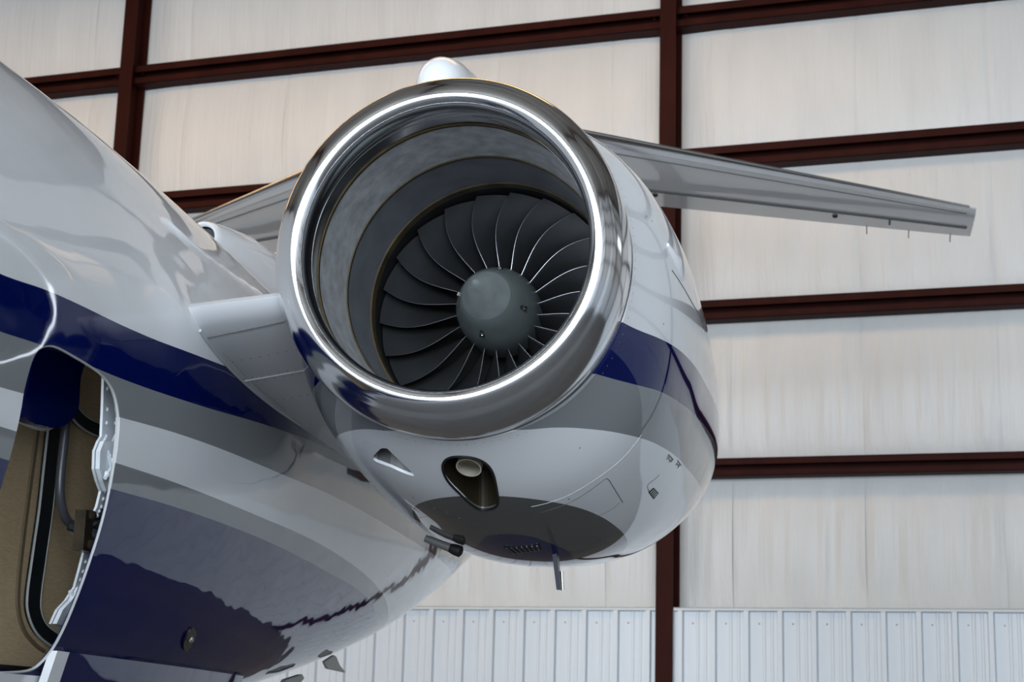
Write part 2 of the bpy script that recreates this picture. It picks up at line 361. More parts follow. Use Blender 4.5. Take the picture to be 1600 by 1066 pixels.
# bright lip all round the door cut-out
tube('door_opening_edge', [Vector((fus_x(p.y, p.z)-.004, p.y, p.z)) for p in OP]+[Vector((fus_x(OP[0].y, OP[0].z)-.004, OP[0].y, OP[0].z))], .0035, M_PIPING, fusebody, 6)
# baggage bay -------------------------------------------------------------
V, F = [], []; x0 = -.958
box(V, F, (x0-.01, -1.35, 1.60), (x0, .42, 2.62)); box(V, F, (x0, -1.35, 2.60), (-.80, .42, 2.61)); box(V, F, (x0, -1.36, 1.60), (-.80, -1.35, 2.6)); box(V, F, (x0, .42, 1.72), (-.85, .43, 2.6))
bay = mk('baggage_bay', V, F, M_TAN, plane)
V, F = [], []; box(V, F, (x0, -1.35, 1.590), (-.90, .0, 1.60)); mk('bay_floor', V, F, M_BLACK, bay)
SEAL_A = [(-0.943, -0.1003, 2.2851), (-0.943, -0.1118, 2.2192), (-0.943, -0.121, 2.178), (-0.943, -0.1268, 2.0676), (-0.943, -0.1308, 1.9667), (-0.943, -0.1428, 1.8587), (-0.943, -0.1512, 1.7678), (-0.943, -0.1401, 1.7268), (-0.943, -0.1013, 1.6935), (-0.943, -0.0378, 1.6729), (-0.943, 0.0545, 1.6562)]
SEAL_B = [(-0.943, -0.0718, 2.3556), (-0.943, -0.0764, 2.3061), (-0.943, -0.0642, 2.2603), (-0.943, -0.0226, 2.2279), (-0.943, 0.0458, 2.2111), (-0.943, 0.1517, 2.2082), (-0.943, 0.2907, 2.2083)]
CREASE = [(-0.95, -0.1912, 2.1655), (-0.95, -0.2012, 2.0487), (-0.95, -0.2129, 1.9112), (-0.95, -0.2163, 1.7994), (-0.95, -0.2068, 1.7339), (-0.95, -0.1692, 1.6849), (-0.95, -0.1059, 1.6542), (-0.95, -0.0577, 1.6416)]
STRUT = [(-0.86, -0.2368, 2.1795), (-0.86, -0.2388, 2.1031), (-0.86, -0.2408, 2.0275), (-0.86, -0.2278, 1.9769), (-0.86, -0.1913, 1.9411), (-0.86, -0.1341, 1.9238)]
NAVYP = [(-0.85, -0.3651, 2.3348), (-0.85, -0.2402, 2.3357), (-0.85, -0.2606, 2.2665), (-0.85, -0.2594, 2.1904), (-0.85, -0.2896, 2.1591), (-0.85, -0.3393, 2.1338), (-0.85, -0.4028, 2.124), (-0.85, -0.5077, 2.1266), (-0.85, -0.5075, 2.2009), (-0.85, -0.4782, 2.2795)]
FRAME_IN = [(-0.6783, -0.4375, 2.2491), (-0.6795, -0.4242, 2.1576), (-0.6847, -0.4085, 2.1), (-0.6853, -0.4211, 2.0863), (-0.6874, -0.4318, 2.0631), (-0.6943, -0.4133, 2.0262), (-0.7008, -0.3789, 2.0042), (-0.7072, -0.3419, 1.9864), (-0.7153, -0.3379, 1.9523), (-0.7201, -0.3467, 1.931), (-0.7334, -0.3209, 1.8924), (-0.7465, -0.3187, 1.8538), (-0.7645, -0.2987, 1.8112), (-0.7811, -0.2802, 1.7767), (-0.7944, -0.289, 1.7472), (-0.8043, -0.3088, 1.7243), (-0.8225, -0.2975, 1.6935)]
FRAME_OUT = [(-0.686, -0.3262, 2.273), (-0.6894, -0.2571, 2.1892), (-0.6941, -0.2354, 2.1298), (-0.6952, -0.2342, 2.118), (-0.6979, -0.2278, 2.0965), (-0.7044, -0.2094, 2.0573), (-0.7094, -0.2038, 2.0296), (-0.7143, -0.1955, 2.0068), (-0.7227, -0.1846, 1.9722), (-0.7281, -0.1794, 1.9519), (-0.7406, -0.1721, 1.9093), (-0.7539, -0.1706, 1.8691), (-0.772, -0.1577, 1.8241), (-0.7879, -0.1577, 1.7868), (-0.8026, -0.1483, 1.7578), (-0.8137, -0.1545, 1.735), (-0.8422, -0.1332, 1.6887)]
HINGE = [(-0.7553, -0.2818, 1.8968), (-0.7533, -0.3247, 1.8919), (-0.7502, -0.2699, 1.9171), (-0.7659, -0.2288, 1.8777)]
def strip(name, path, w, x, th, m, parent):    # flat ribbon in a plane of constant x
    V, F = [], []; P = smooth_path(path, 8)
    for i, p in enumerate(P):
        t = (P[min(i+1, len(P)-1)]-P[max(i-1, 0)]).normalized(); nn = Vector((0, -t.z*1.9, t.y))
        for sgn in (-1, 1):
            for xx in (x, x+th): V.append(Vector((xx, p.y, p.z))+nn*sgn*w/2)
    for i in range(len(P)-1):
        a = i*4; b = a+4
        F += [(a+1, b+1, b+3, a+3), (a, a+2, b+2, b), (a, b, b+1, a+1), (a+2, a+3, b+3, b+2)]
    F += [(0, 1, 3, 2), (len(V)-4, len(V)-2, len(V)-1, len(V)-3)]
    return mk(name, V, F, m, parent)
for P in (SEAL_A, SEAL_B):
    s = strip('door_seal', P, .031, -.956, .012, M_RUBBER, bay); Q = smooth_path(P, 8)
    for sg in (-1, 1):
        E = []
        for i, p in enumerate(Q):
            t = (Q[min(i+1, len(Q)-1)]-Q[max(i-1, 0)]).normalized(); E.append(Vector((-.946, p.y, p.z))+Vector((0, -t.z*1.9, t.y))*sg*.0172)
        tube('seal_piping', E, .0032, M_PIPING, s, 6)
s = strip('liner_crease', CREASE, .007, -.957, .006, mat('tan_piping', (.20, .15, .09), .6), bay)
tube('gas_strut', smooth_path(STRUT+[(-.775, -.32, 1.905)], 6), .011, M_HOSE, bay, 12)
V, F = [], []; plate(V, F, round_poly(NAVYP, 4), (.03, 0, 0)); nd = mk('folded_door_skin', V, F, M_NAVY, bay, True, 40)
tube('door_edge_trim', smooth_path(NAVYP[2:8], 5), .007, M_PIPING, nd, 8)
V, F = [], []
n = len(FRAME_IN)
for a, b in zip(FRAME_IN, FRAME_OUT): V += [Vector(a), Vector(b), Vector(a)-Vector((.006, 0, 0)), Vector(b)-Vector((.006, 0, 0))]
for i in range(n-1):
    a = i*4; b = a+4; F += [(a, a+1, b+1, b), (a+2, b+2, b+3, a+3), (a, b, b+2, a+2), (a+1, a+3, b+3, b+1)]
F += [(0, 2, 3, 1), (4*n-4, 4*n-3, 4*n-1, 4*n-2)]
frm = mk('door_frame_strip', V, F, M_PRIMER, plane, False)
V, F = [], []
for i in range(n-1):
    for t in (.0, .5):
        a = Vector(FRAME_IN[i]).lerp(Vector(FRAME_IN[i+1]), t); b = Vector(FRAME_OUT[i]).lerp(Vector(FRAME_OUT[i+1]), t)
        for q in (.14, .42): dome(V, F, a.lerp(b, q)+Vector((.001, 0, 0)), (1, -.2, -.1), .0052)
g = mk('rivet_row', V, F, M_PRIMER, frm); g['kind'] = 'stuff'
for cidx, (i0, i1) in enumerate([(3, 7), (13, 16)]):       # two cast latch plates
    V, F = [], []; pl = []
    for i in range(i0, i1+1): pl.append(Vector(FRAME_IN[i])+Vector((.004, -.002, 0)))
    for i in range(i1, i0-1, -1): pl.append(Vector(FRAME_IN[i]).lerp(Vector(FRAME_OUT[i]), .42)+Vector((.006, 0, 0)))
    plate(V, F, pl, (.010, 0, 0))
    c = sum(pl, Vector())/len(pl)
    for dy, dz in ((-.02, .022), (.02, .018), (-.02, -.02), (.02, -.022)): dome(V, F, c+Vector((.013, dy, dz)), (1, 0, 0), .009, .9, 8)
    V2, F2 = V, F; tube_data(V2, F2, [c+Vector((.014, -.03, .03)), c+Vector((.016, 0, 0)), c+Vector((.014, .03, -.03))], .006, 6); tube_data(V2, F2, [c+Vector((.014, .03, .03)), c+Vector((.016, 0, 0)), c+Vector((.014, -.03, -.03))], .005, 6)
    mk('latch_plate', V2, F2, M_PRIMER, frm)
hc = Vector(HINGE[0])+Vector((.028, -.062, .004))
V, F = [], []
box(V, F, (hc.x-.02, hc.y-.035, hc.z-.050), (hc.x+.006, hc.y+.045, hc.z+.040))
for dy, dz in ((-.01, .03), (.03, .015), (-.005, -.035), (.03, -.03), (.035, .04)): dome(V, F, (hc.x+.007, hc.y+dy, hc.z+dz), (1, -.3, 0), .013, .9, 8)
hg = mk('hinge_fitting', V, F, M_BRASS, plane, False)
V, F = [], []; tube_data(V, F, [hc+Vector((-.04, -.02, .008)), hc+Vector((.008, .02, -.010))], .013, 8); tube_data(V, F, [hc+Vector((-.03, -.01, -.012)), hc+Vector((.008, .015, .018))], .008, 8)
mk('strut_end', V, F, M_RUBBER, hg, True, 40)
# belly fairing below the stripe line ------------------------------------
def fairing(name, y0, y1, m, z1=1.634):
    V, F = [], []; ny, nz = 40, 10; V2 = []
    for i in range(ny+1):
        y = y0+(y1-y0)*i/ny
        for j in range(nz+1):
            z = z1-(z1-1.45)*(j/nz); x = fus_x(y, z1)+.012-(.05*(j/nz)); 
            V.append((max(x, fus_x(y, min(z, z1))+.012), y, z)); V2.append((x-.02 if False else max(x, fus_x(y, z)+.012)-.02, y, z))
    k = len(V); V += V2
    for i in range(ny):
        for j in range(nz):
            a = i*(nz+1)+j; F.append((a, a+1, a+nz+2, a+nz+1)); F.append((k+a, k+a+nz+1, k+a+nz+2, k+a+1))
    for i in range(ny): a = i*(nz+1); F.append((a, a+nz+1, k+a+nz+1, k+a)); a += nz; F.append((a, k+a, k+a+nz+1, a+nz+1))
    for j in range(nz):
        F.append((j, k+j, k+j+1, j+1)); a = ny*(nz+1)+j; F.append((a, a+1, k+a+1, k+a))
    return mk(name, V, F, m, plane, True, 40)
fairing('belly_fairing', -.228, 1.55, M_NAVY)
fairing('belly_fairing', -1.6, -.234, M_WHITE, 1.578)
fairing('belly_fairing', -.306, -.2285, M_WHITE)
# navy drain port on lower side
BP = [(-0.84, 0.5842, 1.736), (-0.8353, 0.5492, 1.7374), (-0.8455, 0.541, 1.7195), (-0.8653, 0.571, 1.6949), (-0.884, 0.6289, 1.6783), (-0.8807, 0.652, 1.6865), (-0.8649, 0.6419, 1.7073), (-0.8519, 0.6254, 1.7242)]
V, F = [], []; plate(V, F, round_poly([Vector(p)+Vector((.001, 0, -.001)) for p in BP], 3), (.004, 0, -.004)); pr = mk('drain_port', V, F, M_BRASS, fusebody)
cc = sum((Vector(p) for p in BP), Vector())/len(BP); V, F = [], []; dome(V, F, cc+Vector((.006, .0, -.006)), (1, 0, -.8), .012, .5, 10); mk('port_screw', V, F, M_STEEL, pr)
# belly antenna
ANT = [(-1.2, 2.9892, 1.7634), (-1.2, 2.8637, 1.732), (-1.2, 2.9113, 1.7055), (-1.2, 3.1635, 1.6987), (-1.2, 3.0765, 1.7248), (-1.2, 3.0167, 1.7593)]
V, F = [], []; plate(V, F, ANT, (.012, 0, 0)); an = mk('belly_antenna', V, F, mat('antenna_grey', (.42, .43, .39), .5), plane)
V, F = [], []; plate(V, F, [Vector(p) for p in [(-1.2, 2.377, 1.6451), (-1.2, 2.563, 1.6705), (-1.2, 2.589, 1.6565), (-1.2, 2.4948, 1.6171), (-1.2, 2.3116, 1.6006)]], (.02, 0, 0)); mk('belly_panel_edge', V, F, mat('antenna_grey', (.36, .36, .33), .5), plane)
# fuselage panel line, upper shoulder
def on_fus(pts, name, m, r, parent=None):
    return tube(name, [Vector((fus_x(y, z)+.0005, y, z)) for y, z in pts], r, m, parent or fusebody, 5)

# ------------------------------------------------------------------ nacelle
NK = [.1, .4, .8, 1.2, 1.6, 2., 2.4, 2.8]
NPP = np.array([[.427,.437,.437,.437],[.492,.529,.511,.535],[.518,.587,.552,.600],[.514,.618,.564,.633],[.505,.620,.557,.604],[.488,.590,.538,.555],[.459,.54,.513,.475],[.416,.48,.486,.384]])
def nac(y): return [float(hermite(NK, NPP[:, i], y)) for i in range(4)]
NS = 192
def nsec(y, ins):
    aR, aL, T, B = nac(y); out = []; e = 2/2.15
    for k in range(NS):
        t = 2*PI*k/NS; c, s = math.cos(t), math.sin(t); C = math.copysign(abs(c)**e, c); S_ = math.copysign(abs(s)**e, s)
        out.append(((aR-ins if c > 0 else aL-ins)*C, y, LZ+(T-ins if s > 0 else B-ins)*S_))
    return out
def nac_pt(y, z=None, x=None, sgn=1, off=0.):     # surface point of the nacelle
    aR, aL, T, B = nac(y)
    if z is not None:
        h = T if z > LZ else B; q = max(0, 1-abs((z-LZ)/h)**2.15)**(1/2.15); return Vector((((aR if sgn > 0 else -aL)*q)+off*sgn, y, z))
    a = aR if x > 0 else aL; q = max(0, 1-abs(x/a)**2.15)**(1/2.15); return Vector((x, y, LZ-B*q-off))
def nac_th(y, th, off=0.):
    aR, aL, T, B = nac(y); c, s = math.cos(th), math.sin(th); a = aR if c > 0 else aL; h = T if s > 0 else B
    r = 1/((abs(c)/a)**2.15+(abs(s)/h)**2.15)**(1/2.15)+off; return Vector((r*c, y, LZ+r*s))
ysn = list(np.linspace(.1, 2.8, 110))
V, F = tube_shell(ysn, nsec, NS, .007)
nac_o = mk('engine_nacelle', V, F, M_NAC, plane, True)
PORT = [(-0.0021, 0.1812, 2.1465), (0.0256, 0.1887, 2.1443), (0.049, 0.2168, 2.1358), (0.0577, 0.2703, 2.1181), (0.0494, 0.3609, 2.0886), (0.0351, 0.4481, 2.0655), (0.0136, 0.4855, 2.0569), (-0.0199, 0.4963, 2.0548), (-0.0393, 0.458, 2.0634), (-0.0539, 0.3847, 2.082), (-0.0689, 0.3159, 2.1038), (-0.0682, 0.2546, 2.1243), (-0.0546, 0.2103, 2.1385), (-0.0308, 0.1853, 2.1457)]
SCOOP = [(-0.2758, 0.3337, 2.1639), (-0.2341, 0.2457, 2.1745), (-0.2119, 0.2212, 2.1736), (-0.1998, 0.227, 2.1663), (-0.1604, 0.3135, 2.1219), (-0.1778, 0.3277, 2.1224), (-0.2253, 0.3231, 2.1419)]
RP = round_poly(PORT, 4); RS = round_poly(SCOOP, 3)
cut(nac_o, [prism([(p.x, p.y, 2.20) for p in RP], (0, 0, -.3), (0, 0, 0)), prism([(p.x, p.y, 2.20) for p in RS], (0, 0, -.2), (0, 0, 0))])
# cups behind the openings
def cup(name, poly, depth, m, parent, tilt=0):
    V, F = [], []; P = [Vector(p) for p in poly]; n = len(P); c = sum(P, Vector())/n
    for q, (zz, sc) in enumerate(((.004, 1.03), (depth, .9))):
        for p in P: V.append(Vector((c.x+(p.x-c.x)*sc, c.y+(p.y-c.y)*sc, nac_pt(p.y, x=p.x).z+zz+tilt*(p.y-c.y)*q)))
    F = [(k, (k+1) % n, n+(k+1) % n, n+k) for k in range(n)]+[tuple(range(n, 2*n))]
    return mk(name, V, F, m, parent, False)
pc = cup('exhaust_port', RP, .10, M_PORT, nac_o)
rim = [nac_pt(p.y, x=p.x, off=.001) for p in RP]; tube('port_rim', rim+[rim[0]], .0035, M_BLACK, pc, 6)
pp = Vector((-.004, .262, 2.118))
V, F = [], []; ax = Vector((.06, .55, .83)).normalized(); a = ax.orthogonal().normalized(); b = ax.cross(a); cpos = pp+Vector((0, .004, .012))
for (r, d) in ((.033, 0), (.033, .06), (.030, .055), (.030, 0)):
    for k in range(40): t = 2*PI*k/40; V.append(cpos+(a*math.cos(t)+b*math.sin(t))*r+ax*d)
for i in range(4):
    for k in range(40): F.append((i*40+k, i*40+(k+1) % 40, ((i+1) % 4)*40+(k+1) % 40, ((i+1) % 4)*40+k))
F.append(tuple(range(80, 120)))
mk('outlet_pipe', V, F, mat('pipe_metal', (.85, .80, .68), .32, .55), nac_o, True, 40)
sc = cup('intake_scoop', RS, .045, mat('scoop_grey', (.14, .145, .145), .4), nac_o, .25)
# intake lip ---------------------------------------------------------------
def arc(p0, p1, p2, p3, n):
    return [tuple((1-t)**3*a+3*(1-t)**2*t*b+3*(1-t)*t*t*c+t**3*d for a, b, c, d in zip(p0, p1, p2, p3)) for t in [i/n for i in range(n+1)]]
prof = arc((.100, .4370), (.04, .4500), (-.045, .452), (-.080, .416), 14)+arc((-.076, .414), (-.100, .396), (-.107, .380), (-.102, .367), 10)[1:]+arc((-.102, .367), (-.094, .346), (-.06, .345), (-.02, .350), 10)[1:]+arc((-.02, .350), (.01, .354), (.04, .360), (.065, .363), 6)[1:]
lip = revolve('intake_lip', prof, M_CHROME, nac_o, 220)
for v in lip.data.vertices:
    if v.co.z > LZ: v.co.z = LZ+(v.co.z-LZ)*(1+.018*min(1, max(0, (.09-v.co.y)/.09)))
    q = math.hypot(v.co.x, v.co.z-LZ)
    if v.co.x > 0 and q > .385: v.co.x *= 1-.026*min(1, (q-.385)/.04)
V, F = [], []
for k in range(120):
    t = 2*PI*k/120; dome(V, F, (.4395*math.cos(t)*(.974 if math.cos(t) > 0 else 1), .084, LZ+.4382*math.sin(t)), (math.cos(t), 0, math.sin(t)), .0034, .5, 6)
g = mk('lip_rivets', V, F, M_RIVET, nac_o); g['kind'] = 'stuff'
V, F = [], []
for k in range(130):
    t = 2*PI*(k+.5)/130; y = .122+.004*random.random(); p = nac_th(y, t); dome(V, F, p, p-Vector((0, y, LZ)), .0018, .4, 5)
g = mk('cowl_rivets', V, F, M_RIVET, nac_o); g['kind'] = 'stuff'
lj = revolve('lip_joint', [(.094, .4370), (.096, .4388), (.104, .4392), (.106, .438)], mat('joint_grey', (.13, .13, .13), .5), nac_o, 160)
for v in lj.data.vertices:
    if v.co.x > 0: v.co.x *= .977
revolve('throat_ring', [(-.030, .3490), (-.029, .3478), (-.026, .3478), (-.025, .3495)], M_TCHROME, nac_o, 160)
revolve('sealant_ring', [(.058, .3635), (.06, .3605), (.070, .3600), (.074, .3630)], M_SEAL, nac_o, 160)
revolve('acoustic_liner', [(.068, .363), (.16, .361), (.27, .3545), (.285, .3535)], M_LINER, nac_o, 160)
revolve('sealant_ring', [(.276, .3545), (.278, .3510), (.287, .3505), (.291, .3530)], M_SEAL, nac_o, 160)
revolve('inlet_barrel', [(.286, .353), (.40, .351), (.495, .349)], M_LINER2, nac_o, 160)
revolve('sealant_ring', [(.486, .3500), (.489, .3455), (.522, .3445), (.53, .348)], M_SEAL, nac_o, 160)
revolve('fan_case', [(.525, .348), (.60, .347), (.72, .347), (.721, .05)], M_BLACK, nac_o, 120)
# fan ------------------------------------------------------------------------
NB = 22; YF = .540; R0, R1 = .104, .342
def blade_pt(r, c, side):      # c 0..1 leading to trailing edge
    u = (r-R0)/(R1-R0); th = math.radians(6.5*math.sin(PI*min(1, u*.95))*(1-.35*u)-3*u**2)
    chord_t = (.016+.105*u**.9); chord_y = .085-.040*u
    th -= (chord_t*c)/r + .02*math.sin(PI*c)*u
    y = YF-.012*math.sin(PI*u)+(.018*u)+chord_y*c
    thk = .0045*(1-.6*u)*math.sin(PI*min(1, c+.05))+.0010
    n_t, n_y = chord_y, -chord_t; l = math.hypot(n_t, n_y)
    th += side*thk*n_t/l/r*.5; y += side*thk*n_y/l*.5
    return (r*math.cos(th), y, r*math.sin(th))
nu, nc = 16, 8; V, F = [], []
for s in (-1, 1):
    for i in range(nu+1):
        for j in range(nc+1): V.append(blade_pt(R0+(R1-R0)*i/nu, j/nc, s))
m = (nu+1)*(nc+1)
for i in range(nu):
    for j in range(nc):
        a = i*(nc+1)+j; F.append((a, a+1, a+nc+2, a+nc+1)); F.append((m+a, m+a+nc+1, m+a+nc+2, m+a+1))
for i in range(nu):
    for j in (0, nc): a = i*(nc+1)+j; F.append((a, a+nc+1, m+a+nc+1, m+a))
for j in range(nc):
    for i in (0, nu): a = i*(nc+1)+j; F.append((a, m+a, m+a+1, a+1))
bmesh_b = bpy.data.meshes.new('fan_blade'); bmesh_b.from_pydata(V, [], F)
bm = bmesh.new(); bm.from_mesh(bmesh_b); bmesh.ops.recalc_face_normals(bm, faces=bm.faces); bm.to_mesh(bmesh_b); bm.free()
V2, F2 = [], []; tube_data(V2, F2, [Vector(blade_pt(R0+(R1-R0)*i/nu, 0, 0))-Vector((0, .0006, 0)) for i in range(nu+1)], [.0010-.0003*i/nu for i in range(nu+1)], 6)
k0 = len(bmesh_b.vertices); nf = len(bmesh_b.polygons)
vv = [v.co[:] for v in bmesh_b.vertices]; ff = [tuple(p.vertices) for p in bmesh_b.polygons]
bl = bpy.data.meshes.new('fan_blade'); bl.from_pydata(vv+[tuple(v) for v in V2], [], ff+[tuple(k0+i for i in f) for f in F2])
bl.materials.append(M_BLADE); bl.materials.append(M_EDGE)
for i, p in enumerate(bl.polygons): p.material_index = 0 if i < nf else 1; p.use_smooth = True
bl.set_sharp_from_angle(angle=math.radians(50)); bl.update()
base = -Vector(nac_o.location)-Vector(plane.location)*0
def world_loc(p): # total parent offset
    w = Vector((0, 0, 0))
    while p is not None: w += p.location; p = p.parent
    return w
off_n = world_loc(nac_o)
for k in range(NB):
    o = bpy.data.objects.new('fan_blade', bl); COL.objects.link(o); o.parent = nac_o; o.location = Vector((0, 0, LZ))-off_n
    o.rotation_euler = (0, -(2*PI*k/NB+math.radians(88.5)), 0)
spin_prof = [(.238, 0.0004), (.241, .004), (.262, .0135), (.30, .0305), (.345, .0500), (.385, .0660)]
revolve('spinner_cap', spin_prof, M_SPIN2, nac_o, 72)
revolve('spinner', [(.384, .0650), (.386, .0672), (.43, .0845), (.47, .1005), (.51, .1115), (.535, .1150), (.62, .118)], M_SPIN, nac_o, 96)
for k in range(4):                    # balance screws in teardrop cut-outs
    t = math.radians(-13.5-90*k); r = .0915
    c = Vector((r*math.cos(t), .445, LZ+r*math.sin(t))); rad = Vector((math.cos(t), -.55, math.sin(t))).normalized(); tg = Vector((-math.sin(t), 0, math.cos(t)))
    fw = rad.cross(tg).normalized(); fw = fw if fw.y > 0 else -fw
    V, F = [], []; pts = [c-fw*.016-tg*.001, c-fw*.006+tg*.006, c+fw*.012+tg*.007, c+fw*.012-tg*.007, c-fw*.006-tg*.006]
    plate(V, F, [p+rad*.0005 for p in pts], -rad*.004); sp_ = mk('balance_notch', V, F, M_BLACK, nac_o)
    V, F = [], []; q = [c+fw*.001+tg*.005, c+fw*.013+tg*.0085, c+fw*.013-tg*.0085, c+fw*.001-tg*.005]; plate(V, F, [p+rad*.001 for p in q], rad*.0015)
    dome(V, F, c+fw*.007+rad*.0025, rad, .0032, .5, 8); mk('balance_weight', V, F, M_STEEL, nac_o)
# cowl panel lines, marks and drains -------------------------------------------
def on_nac(pts, name, m, r, n=5, closed=False, parent=None, off=.0):
    P = smooth_path([Vector(p) for p in pts], n) if n else [Vector(p) for p in pts]
    Q = []
    for p in P:
        th = math.atan2(p.z-LZ, p.x); Q.append(nac_th(p.y, th, off))
    return tube(name, Q, r, m, parent or nac_o, 5)
on_nac([(0.1261, 0.7957, 2.0252), (0.1256, 0.5966, 2.0506), (0.1344, 0.5671, 2.0573), (0.1968, 0.565, 2.0776), (0.2587, 0.5518, 2.1101), (0.2989, 0.5437, 2.1379), (0.3096, 0.5643, 2.1426), (0.3121, 0.6569, 2.1317), (0.314, 0.8118, 2.1156)], 'access_panel_gap', M_LINE, .0011, 4)
on_nac([(0.2415, 0.7819, 2.0705), (0.2783, 0.7992, 2.0906), (0.3071, 0.7966, 2.1118)], 'access_panel_gap', M_LINE, .0008, 4)
on_nac([(0.1127, 0.5062, 2.0631), (0.1973, 0.5101, 2.0874), (0.2828, 0.5036, 2.1338), (0.3571, 0.5126, 2.1944), (0.4046, 0.5071, 2.2528)], 'cowl_seam', M_LLINE, .0012, 4)
on_nac([(0.495, 0.4123, 2.6747), (0.5083, 0.5483, 2.6651), (0.5155, 0.7643, 2.6659), (0.5138, 1.0451, 2.6873)], 'cowl_split_line', M_LINE, .0014, 5)
GR = [(-0.0434, 0.911, 1.999), (0.0661, 0.8859, 2.0042), (0.0614, 0.9426, 1.9974), (-0.0344, 0.9885, 1.9905)]
gp = [nac_th(p[1], math.atan2(p[2]-LZ, p[0]), .001) for p in GR]; V, F = [], []; plate(V, F, gp, (0, 0, -.002)); gr = mk('drain_grille', V, F, M_BLACK, nac_o)
for i in range(7):
    t = (i+.5)/7; a = gp[0].lerp(gp[1], t)+Vector((0, 0, -.003)); b = gp[3].lerp(gp[2], t)+Vector((0, 0, -.003)); V, F = [], []; tube_data(V, F, [a, b], .0014, 5); mk('grille_bar', V, F, M_RIVET, gr)
DE = [(0.3715, 0.9281, 2.1605), (0.3846, 0.9413, 2.1753), (0.3878, 1.0414, 2.1744), (0.3729, 1.0418, 2.1556)]
dp = [nac_th(p[1], math.atan2(p[2]-LZ, p[0]), .0008) for p in DE]; V, F = [], []; plate(V, F, dp, Vector((.3, 0, -.5))*.001); dcl = mk('service_decal', V, F, mat('decal_dark', (.012, .013, .014), .6, 0, 0, .1), nac_o)
V, F = [], []
for i in range(4):
    t = (i+.7)/4.6; a = dp[0].lerp(dp[3], t); b = dp[1].lerp(dp[2], t); tube_data(V, F, [a.lerp(b, .12)+Vector((.0008, 0, -.001)), a.lerp(b, .88)+Vector((.0008, 0, -.001))], .0008, 4)
mk('decal_lines', V, F, M_LLINE, dcl)
on_nac([(0.4056, 0.9007, 2.2062), (0.3959, 0.8902, 2.1937), (0.377, 0.8665, 2.172), (0.3733, 0.9288, 2.1625)], 'latch_outline', M_LINE, .0010, 4)
TX = [(0.4374, 0.9079, 2.257), (0.4372, 1.0315, 2.2521), (0.4452, 1.0813, 2.2674)]
V, F = [], []
rt = random.Random(4)
for line, (zc, ya, yb) in enumerate(((2.2575, .86, .96), (2.250, .87, .95), (2.2665, 1.02, 1.12), (2.259, 1.03, 1.10))):
    y = ya
    while y < yb:
        w = rt.uniform(.006, .012); p = nac_pt(y, z=zc, off=.0006); q = nac_pt(y+w, z=zc, off=.0006); tube_data(V, F, [p, q], .0016, 4)
        if rt.random() < .5: tube_data(V, F, [p, nac_pt(y, z=zc-.006, off=.0006)], .0012, 4)
        y += w+.008
g = mk('stencil_text', V, F, M_LINE, nac_o); g['kind'] = 'stuff'
V, F = [], []
for p in [(0.2084, 0.5356, 2.0874), (0.4447, 0.2368, 2.7697), (0.4117, 0.1, 2.6811)]: dome(V, F, p, Vector(p)-Vector((0, p[1], LZ)), .004, .4, 6)
for th, y in [(-1.86, .55), (-1.80, .56), (-1.75, .60), (-1.95, .5), (-1.0, .3), (-.62, .5), (.2, .45), (.35, .3), (-.2, .35)]: dome(V, F, nac_th(y, th), nac_th(y, th)-Vector((0, y, LZ)), .003, .4, 6)
g = mk('cowl_fasteners', V, F, M_RIVET, nac_o); g['kind'] = 'stuff'
MA = [(0.082, 1.0506, 1.9901), (0.0939, 1.06, 1.89)]
V, F = [], []; a, b = Vector(MA[0])+Vector((0, 0, .02)), Vector(MA[1])
plate(V, F, [a+Vector((-.007, -.022, 0)), a+Vector((-.007, .022, 0)), b+Vector((-.005, .012, 0)), b+Vector((-.005, -.010, 0)), ], (.013, 0, 0))
mk('drain_mast', V, F, mat('mast_dark', (.02, .02, .035), .35, 0, .5), nac_o)
V, F = [], []; tube_data(V, F, [b+Vector((.006, .006, .055)), b+Vector((.010, .008, -.001))], .0045, 8); mk('drain_tube', V, F, M_STEEL, nac_o, True, 40)
DR = [Vector(p) for p in [(-0.2816, 1.0, 2.026), (-0.2203, 1.0, 2.0036), (-0.1869, 1.0, 1.9925)]]
V, F = [], []; tube_data(V, F, [DR[0]-(DR[1]-DR[0])*.3, DR[0], DR[1]], [.011, .012, .0135], 12); dt = mk('overflow_tube', V, F, mat('tube_grey', (.13, .13, .13), .4), nac_o, True, 40)
V, F = [], []; tube_data(V, F, [DR[1]-(DR[2]-DR[1])*.1, DR[1].lerp(DR[2], .3), DR[1].lerp(DR[2], .85), DR[2]], [.0135, .017, .018, .010], 12); mk('tube_tip', V, F, M_BLACK, dt, True, 40)
# small blister vent on outboard cowl
V, F = [], []; vp = [nac_pt(y, z=z) for y, z in ((.40, 2.74), (.47, 2.715), (.54, 2.68))]; tube_data(V, F, vp, [.006, .018, .004], 12); mk('blister_vent', V, F, M_WHITE, nac_o, True, 60)

# ------------------------------------------------------------------ pylon
def pylon_sec(x, u):
    # chord 0..1, returns (y, half thickness)
    return None
V, F = [], []; nx, nc2 = 14, 40
YL, CH = .01, 2.3
def psec(t):          # t 0 root (fuselage) .. 1 at nacelle
    x = -.86+(-.36+.86)*t; le = YL-.085*(1-t); zc = 2.455+.075*t+.0
    out = []
    for k in range(nc2):
        a = 2*PI*k/nc2; c = .5*(1-math.cos(a)); up = 1 if a < PI else -1
        tk = (.2969*math.sqrt(c)-.126*c-.3516*c*c+.2843*c**3-.1015*c**4)/.2*.155
        hh = CH*tk*.5*(1.0 if up > 0 else 1.25)
        out.append((x, le+CH*c, zc+up*hh*(.74+.0*t)-.04*c))
    return out
for i in range(nx+1): V += psec(i/nx)
for i in range(nx):
    for k in range(nc2): a = i*nc2; F.append((a+k, a+(k+1) % nc2, a+nc2+(k+1) % nc2, a+nc2+k))
F += [tuple(range(nc2)), tuple(range(nx*nc2+nc2-1, nx*nc2-1, -1))]
